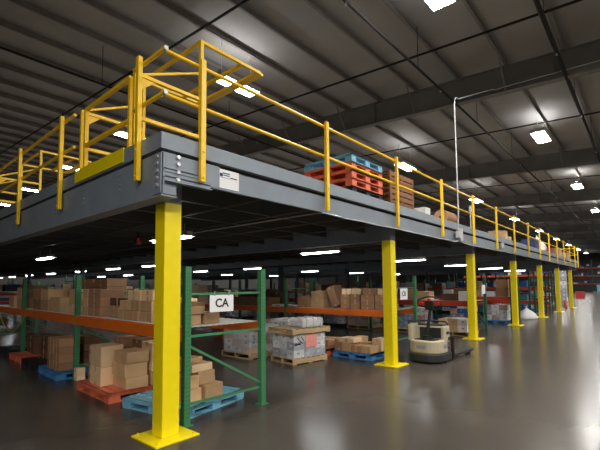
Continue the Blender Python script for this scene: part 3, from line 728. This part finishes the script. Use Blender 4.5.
def ordn(i): return ORD[i] if i < len(ORD) else 'far'
def fill(rowname, x, ystart, nb, levels, ks, seed, depth=1.1, pitch=3.7, top=.8, skipbays=(), dens=.85, turn=None):
    r = random.Random(seed)
    for lv_i, lv in enumerate(levels):
        n = 0
        for bay in range(nb):
            n = 0; y = ystart+bay*pitch+.12; end = ystart+(bay+1)*pitch-.1
            if (bay, lv_i) in skipbays: continue
            while y < end-.3:
                w = r.uniform(.28, .62)
                if y+w > end: break
                if r.random() < dens:
                    hh = r.choice([.22, .3, .36]); k = r.choice(ks); nl = r.choice([1, 1, 2, 2, 3]) if top > .6 else 1
                    if nl*hh > top: nl = int(top/hh) or 1
                    dd = r.uniform(.38, .6); xo = x+.06+r.uniform(0, .08)
                    for l in range(nl):
                        kk = k if r.random() < .7 else r.choice(ks)
                        lvn = ['', ' middle shelf', ' upper shelf'][lv_i] if len(levels) > 1 else ''
                        nm = 'tote' if kk in ('bluebox', 'tealbox', 'redbox', 'navybox') else 'box'
                        px, py = xo+dd/2+r.uniform(0, .02), y+w/2
                        if turn: px, py = turn[0]-(py-ystart), turn[1]+(px-x)
                        carton(px, py, lv+l*hh, dd, round(w, 1)-.02, hh-.003, kk, '%s %s, %s in %s bay, %s layer, %s%s' % (CN[kk], nm, ordn(n), ORD[bay], ['lowest', 'second', 'third', 'fourth'][l], rowname, lvn if lv > .1 else ' floor level'), 'goods in the '+rowname, PI/2 if turn else 0, False)
                n += 1
                y += w+.03
K = ['brown', 'kraft', 'dark', 'light', 'kraft']
fill('second rack row', 7.16, 1.23+2*3.7, 4, [S2], K, 3, dens=.8)
fill('third rack row', 10.96, .47, 6, [1.1315], ['brown', 'kraft', 'light', 'whitebox', 'dark', 'kraft'], 4, top=.6)
fill('fourth rack row', 16.08, .6, 4, [1.1315], ['brown', 'kraft', 'dark', 'redbox', 'whitebox', 'brown'], 5, top=.85)
fill('fifth rack row', 21.22, .95, 3, [.8015, 1.5015], ['bluebox', 'bluebox', 'tealbox', 'whitebox', 'kraft', 'navybox'], 6, top=.6)
fill('sixth rack row', 26.37, 1.1, 2, [.8015, 1.6015-.1], ['bluebox', 'tealbox', 'whitebox', 'redbox', 'bluebox'], 8, top=.6)
fill('seventh rack row', 31.62, 1.6, 2, [.8015, 1.6015], ['navybox', 'whitebox', 'brown', 'tealbox', 'redbox'], 9, top=.7)
# floor level goods of the far rows: pallets with loads
def floorload(x, y, k, h, ks, label, nx=3, ny=3, pk='bluepal', wood=False, wrap=False, dz=.17):
    if wood: wooden_pallet(x, y, 0, 'pallet under '+label)
    else: plastic_pallet(x, y, 0, pk, {'bluepal': 'light blue', 'bluepal2': 'blue', 'orpal': 'orange', 'blkpal': 'black'}[pk]+' pallet under '+label, L=1.05, W=1.05)
    load(x+.05, y+.05, .143 if not wood else .126, nx, ny, h, .93/nx, .93/ny, dz, ks, label, 0, False, wrap)
fl = 0
for i, y in enumerate([4.3, 5.45, 6.6, 8.05, 9.5, 11.8, 13.2]):
    floorload(11.02, y, 0, 3, [['kraft', 'brown'], ['greybox', 'whitebox'], ['greybox', 'bluebox', 'whitebox'], ['kraft', 'whitebox']][i % 4], 'the %s wrapped load from the aisle under the third rack row' % ORD[i+1], wood=i % 2 == 0, pk='blkpal', wrap=True, dz=.22)
floorload(11.02, .68, 0, 2, ['light', 'kraft', 'whitebox'], 'the tan and white boxes at the aisle end of the third rack row', wood=True, dz=.2)
floorload(11.02, 2.2, 0, 3, ['whitebox', 'bluebox', 'greybox', 'redbox'], 'the mixed white and blue load behind the pallet truck', wood=True, dz=.24, wrap=True)
floorload(16.14, .75, 0, 3, ['whitebox', 'greybox', 'whitebox', 'brown'], 'the white load on the blue pallet in the fourth rack row', pk='bluepal2', dz=.21, wrap=True)
for i, y in enumerate([2.2, 4.45, 5.7, 8.2, 9.5]):
    floorload(16.14, y, 0, 3, ['whitebox', 'kraft', 'bluebox', 'greybox'], 'the %s load from the aisle under the fourth rack row' % ORD[i+1], pk='bluepal2', dz=.22)
for i, y in enumerate([1.2, 2.5, 4.9, 6.2]):
    floorload(21.25, y, 0, 2, ['bluebox', 'whitebox', 'tealbox'], 'the %s load from the aisle under the fifth rack row' % ORD[i], pk='blkpal', dz=.22)
for i, y in enumerate([1.3, 2.6, 4.9]):
    floorload(26.4, y, 0, 2, ['tealbox', 'bluebox', 'redbox', 'whitebox'], 'the %s load from the aisle under the sixth rack row' % ORD[i], pk='bluepal2', dz=.22)
for i, y in enumerate([1.8, 3.1]):
    floorload(31.65, y, 0, 2, ['redbox', 'whitebox', 'greybox'], 'the %s load from the aisle under the seventh rack row' % ORD[i], pk='orpal', dz=.22)
for tx, ty, nb_, nm, sd in ((6.2, 19.5, 3, 'left cross rack', 21), (6.2, 31, 3, 'rear-left cross rack', 22)):
    rack(tx, ty, PI/2, nb_, 2.35, [.8, 1.5], 'dkgreen', 'redbeam', nm+' standing crosswise far back under the deck at the left', holes=False)
    fill(nm, 0, 0, nb_, [.8015, 1.5015], ['brown', 'greybox', 'kraft', 'whitebox', 'navybox'], sd, top=.65, dens=.75, turn=(tx, ty))
    fill(nm, 0, 0, nb_, [.0015], ['dark', 'greybox', 'navybox', 'whitebox'], sd+5, top=.6, dens=.7, turn=(tx, ty))
# two pale wrapped shapes standing on the fourth row's shelf
def bundle(x, y, z, hh, label, k='light'):
    t = tag(empty('tall_bundle', (x, y, z)), label, 'bundle', 'tall pale bundles')
    b = MB(); n = 10; rings = [(.17, 0), (.19, hh*.3), (.15, hh*.55), (.2, hh*.7), (.1, hh*.8), (.12, hh*.93), (.06, hh)]
    vs = []; fs = []
    for r_, z_ in rings:
        for q in range(n): vs.append((math.cos(q*2*PI/n)*r_*.8, math.sin(q*2*PI/n)*r_, z_))
    for a in range(len(rings)-1):
        for q in range(n): fs.append((a*n+q, a*n+(q+1) % n, (a+1)*n+(q+1) % n, (a+1)*n+q))
    fs.append(tuple(range(n-1, -1, -1))); fs.append(tuple(range((len(rings)-1)*n, len(rings)*n)))
    b.poly(vs, fs, k, True); b.build('body', t)
    MB().tube([(.0, -.16, hh*.62), (.0, .16, hh*.62)], .02, 'whitebox', 6).build('band', t)

# ------------------------------------------------------------------ far background racks right of the mezzanine end
rack(98, -2.5, 0, 4, 6.6, [1.7, 3.3, 4.9], 'dkgreen', 'redbeam', 'tall distant rack of blue goods against the far wall, right of the mezzanine', holes=False)
rack(38.2, 2.6, 0, 2, 3.2, [1.3, 2.5], 'dkgreen', 'redbeam', 'distant rack just past the mezzanine end behind the last column', holes=False)
KB = ['navybox', 'navybox', 'navybox', 'bluebox', 'navybox', 'whitebox', 'greybox', 'dark']
fill('far wall rack', 98.05, -2.5, 4, [1.7015, 3.3015, 4.9015], KB, 11, top=1.3, dens=1)
fill('mezzanine-end rack', 38.25, 2.6, 2, [1.3015, 2.5015], KB, 12, top=.9)
plastic_pallet(94.5, 1.5, 0, 'bluepal', 'light blue pallet on the floor before the far wall rack', L=1.2, W=3)
for q in range(2): carton(95.2, 2.1+q*1.3, .143, 1.0, 1.1, 1.3, 'bluepal', 'big light blue crate, %s one before the far wall rack' % ['right', 'left'][q], 'blue crates far beyond', 0, False)
for q in range(3): carton(95.2, -.6+q*.65, .0, 1.0, .6, 1.2, ['kraft', 'light', 'kraft'][q], 'tan box, %s of three on the floor before the far wall rack' % ['right', 'middle', 'left'][q], 'tan boxes far beyond', 0, False)
carton(54, 2.35, 0, .8, .8, .75, 'redbox', 'small red crate on the aisle floor beyond the mezzanine end', None, 0, False)
load(43.5, 2.3, .0, 2, 2, 8, .5, .45, .38, ['whitebox', 'greybox', 'greybox'], 'tall white stack standing past the last yellow column', 0, False, False)
o = tag(MB().extr([(.22*math.cos(a*PI/6), .22*math.sin(a*PI/6)) for a in range(12)], 0, .03, 'orpal').build('traffic_cone', None, 0, (31.5, .78, 0)), 'small orange cone by the base of the last yellow column', 'cone')
cn = MB(); vs = []
for r_, z_ in ((.15, .03), (.03, .6)):
    for q in range(12): vs.append((r_*math.cos(q*PI/6), r_*math.sin(q*PI/6), z_))
cn.poly(vs, [(q, (q+1) % 12, 12+(q+1) % 12, 12+q) for q in range(12)]+[tuple(range(12, 24))], 'orpal', True); cn.build('cone_body', o)
# slumped white bag near the fourth column
def bag(x, y, z, s, label, k='whitebox', hh=.5):
    rnd = random.Random(int(x*10)); b = MB(); n = 14; vs = []; fs = []; L = 7
    for a in range(L):
        f = a/(L-1); rr_ = math.sin(PI*(.5-.5*f+.06))*(.5)+(.0 if a else .02)
        rr_ = [.46, .52, .48, .4, .3, .16, .05][a]
        for q in range(n): w_ = 1+rnd.uniform(-.12, .12); vs.append((math.cos(q*2*PI/n)*rr_*s*w_, math.sin(q*2*PI/n)*rr_*s*w_, hh*f))
    for a in range(L-1):
        for q in range(n): fs.append((a*n+q, a*n+(q+1) % n, (a+1)*n+(q+1) % n, (a+1)*n+q))
    fs.append(tuple(range(n-1, -1, -1))); fs.append(tuple(range((L-1)*n, L*n)))
    b.poly(vs, fs, k, True); o = b.build('plastic_bag', None, 0, (x, y, z)); tag(o, label, 'bag', 'plastic bags')
    MB().tube([(0, 0, hh), (.03*s, .02*s, hh+.08)], .03*s, k, 6).build('knot', o)
bag(19.4, .75, .0, .9, 'slumped white plastic bag on the floor between the fourth and fifth columns', 'whitebox', .5)

# ------------------------------------------------------------------ goods on the deck
DZ = DECK+.0055
x, y = 4.15, .5
for q in range(6):
    k = ['blkpal', 'blkpal', 'orpal', 'orpal', 'orpal', 'bluepal'][q]
    plastic_pallet(4.27, .5, .0, k, '%s plastic pallet, %s in the stack on the deck between two rail posts' % ({'blkpal': 'black', 'orpal': 'orange', 'bluepal': 'light blue'}[k], ['lowest', 'second', 'third', 'fourth', 'fifth', 'topmost'][q]), z=DZ+q*.1605, L=1.18, W=1.2, H=.16)
for q in range(7): wooden_pallet(5.6, .4, 0, 'weathered wooden pallet, %s in the stack right of the plastic ones on the deck' % ORD[q], z=DZ+q*.127, L=1.15, W=1.1, k='dkwood')
b = carton(6.95, .3, DZ, .3, .3, .22, 'whitebox', 'small white box on the deck edge right of the wooden pallets', 'small goods on the deck', 0, False)
t = tag(empty('roll', (8.7, .4, DZ+.2)), 'pale brown roll lying on the deck beside the conduit', 'roll')
MB().tube([(-.35, 0, 0), (.35, 0, 0)], .2, 'brown', 16).build('roll_body', t); MB().tube([(-.36, 0, 0), (.36, 0, 0)], .04, 'ink', 10).build('core', t)
carton(13.3, .35, DZ, .5, .4, .3, 'kraft', 'tan box on the deck right of the sixth rail post, left one', 'small goods on the deck')
carton(13.95, .35, DZ, .4, .35, .36, 'light', 'pinkish pale box on the deck right of the sixth rail post', 'small goods on the deck')
carton(14.5, .35, DZ, .4, .35, .2, 'light', 'low pale box beside the pinkish one on the deck', 'small goods on the deck')
t = tag(empty('sign_stand', (11.4, .6, DZ)), 'thin pale upright stand on the deck left of the tan boxes', 'stand')
MB().tube([(0,0,.02), (0,0,.9)], .02, 'wire', 8).build('pole', t); MB().box(-.15, .15, -.15, .15, 0, .02, 'wire').build('base', t); MB().box(-.04, .04, -.03, .03, .78, .98, 'wire').build('head', t)
carton(19.3, .45, DZ, .8, .6, .5, 'navybox', 'navy tote on the deck beside the white bag', 'small goods on the deck', 0, False)
bag(21.2, .5, DZ, .8, 'tall white plastic bag on the deck beside the navy tote', 'whitebox', .8)
for q in range(5): carton(23.2+q*1.5, .5, DZ, .9, .6, .35+.08*(q % 3), ['orpal', 'brown', 'kraft', 'light', 'brown'][q] if q else 'redbox', '%s on the deck, %s past the white bag' % (['red tote', 'brown box', 'tan box', 'pale box', 'brown box'][q], ORD[q]), 'small goods on the deck', 0, False)

# ------------------------------------------------------------------ pallet truck
pt = tag(empty('pallet_truck', (5.98, -.02, 0), -.03), 'beige electric pallet truck with black forks, right of the second yellow column', 'pallet truck')
def rounded(x0, x1, hw, r, n=6):
    pts = []
    for a in range(n+1): t = PI/2*a/n; pts.append((x0+r-r*math.cos(t), -(hw-r)-r*math.sin(t)))
    pts += [(x1, -hw), (x1, hw)]
    for a in range(n, -1, -1): t = PI/2*a/n; pts.append((x0+r-r*math.cos(t), (hw-r)+r*math.sin(t)))
    return pts
MB().extr(rounded(-.03, .7, .38, .3), .035, .2, 'charcoal').build('skirt', pt, .02)
MB().extr(rounded(0, .55, .35, .28), .2, .47, 'beige').build('motor_cover', pt, .03)
b = MB(); b.extr([(.38, -.35), (.68, -.35), (.68, .35), (.38, .35)], .4, .76, 'beige'); b.build('battery_cover', pt, .035)
b = MB(); b.extr(rounded(.02, .4, .37, .2)[7:], .47, .8, 'beige')
b = MB(); b.box(.1, .42, .25, .35, .44, .8, 'beige'); b.build('side_guard', pt, .03)
b = MB(); b.extr([(.12, -.24), (.36, -.24), (.36, .2), (.12, .2)], .468, .485, 'charcoal'); b.box(.372, .379, -.28, .2, .5, .72, 'charcoal'); b.build('dark_recess_panel', pt); b = MB(); b.box(.4, .66, -.3, .3, .755, .785, 'charcoal'); b.build('tray', pt, .01)  # dark operator opening put in as charcoal-coloured panels, no real hollow
b = MB(); b.disc((.24, -.02, .46), (0,0,1), .14, .06, 'black', 16); b.box(.16, .34, -.1, .06, .46, .56, 'black'); b.build('tiller_base', pt, .01)
tl = MB(); tl.tube([(.26, -.02, .5), (.3, -.05, .85), (.33, -.08, 1.12)], .035, 'black', 10); tl = tl.build('tiller_arm', pt)
hd = MB(); hd.box(.27, .39, -.17, .02, 1.1, 1.3, 'black'); hd.build('control_head', tl, .02)
hd = MB(); hd.tube([(.33, -.16, 1.15), (.3, -.32, 1.2), (.3, -.34, 1.32), (.33, -.14, 1.38), (.33, 0, 1.38), (.3, .18, 1.32), (.3, .16, 1.2), (.33, .0, 1.15)], .016, 'black', 8); hd.build('handle_loop', tl)
hd = MB(); hd.box(.26, .31, -.3, -.2, 1.22, 1.27, 'red'); hd.box(.26, .31, .06, .16, 1.22, 1.27, 'red'); hd.box(.27, .33, -.1, -.04, 1.3, 1.34, 'red'); hd.build('switch', tl, .005)
gb = MB(); gb.tube([(.14, .32, .78), (.1, .33, .86), (.16, .2, .87), (.42, .1, .86), (.5, -.1, .86), (.5, -.33, .85), (.6, -.34, .78)], .022, 'black', 8); gb.build('grab_bar', pt)
for q_ in ((.33, .5, -.358, -.348, .3, .38, 'greybox'), (.48, .6, -.358, -.348, .58, .64, 'ink'), (.56, .64, -.357, -.348, .45, .52, 'ink'), (-.004, .0, -.1, .1, .3, .38, 'greybox')): MB().box(*q_).build('label_plate', pt)
lg_ = MB(); lg_.box(.71, .77, -.4, -.34, .03, .5, 'black'); lg_.box(.71, .77, .34, .4, .03, .5, 'black'); lg_.box(.71, .77, -.4, .4, .46, .5, 'black'); lg_.box(.71, .77, -.4, .4, .1, .2, 'black'); lg_.build('load_backrest', pt, .005)
for s in (-1, 1):
    f = MB(); y0_, y1_ = (s*.2, s*.37) if s > 0 else (-.37, -.2)
    f.extr([(.76, y0_), (2.0, y0_), (2.08, (y0_+y1_)/2-.03), (2.08, (y0_+y1_)/2+.03), (2.0, y1_), (.76, y1_)], .07, .125, 'charcoal')
    fo = f.build('fork', pt, .005)
    w_ = MB(); w_.tube([(1.85, y0_+.03, .037), (1.85, y1_-.03, .037)], .036, 'black', 12); w_.build('load_wheel', fo)
w_ = MB(); w_.tube([(.3, -.04, .1), (.3, .04, .1)], .1, 'black', 16); w_.build('drive_wheel', pt)
for s in (-1, 1): w_ = MB(); w_.tube([(.55, s*.3-.02, .05), (.55, s*.3+.02, .05)], .05, 'black', 12); w_.build('caster_wheel', pt)

# ------------------------------------------------------------------ red alarm boxes under the deck
for i, (x, y, lab) in enumerate([(5.55, 2.9, 'small red valve box hanging beneath the deck between the first two columns'), (2.0, 4.4, 'small red valve box hanging under the deck behind the nearest column')]):
    t = tag(empty('valve_box', (x, y, 2.55)), lab, 'valve box'); MB().box(-.05, .05, -.06, .06, 0, .12, 'redbox').build('case', t, .005); MB().tube([(0,0,.12), (0,0,.615)], .015, 'pipe', 6).build('drop_pipe', t)

# ------------------------------------------------------------------ world and view
w = bpy.data.worlds.new('world'); bpy.context.scene.world = w; w.use_nodes = True
w.node_tree.nodes['Background'].inputs[0].default_value = (.5, .55, .6, 1); w.node_tree.nodes['Background'].inputs[1].default_value = .02
vs_ = bpy.context.scene.view_settings; vs_.view_transform = 'Standard'; vs_.look = 'None'; vs_.gamma = 1; vs_.use_curve_mapping = False; vs_.exposure = 1.75
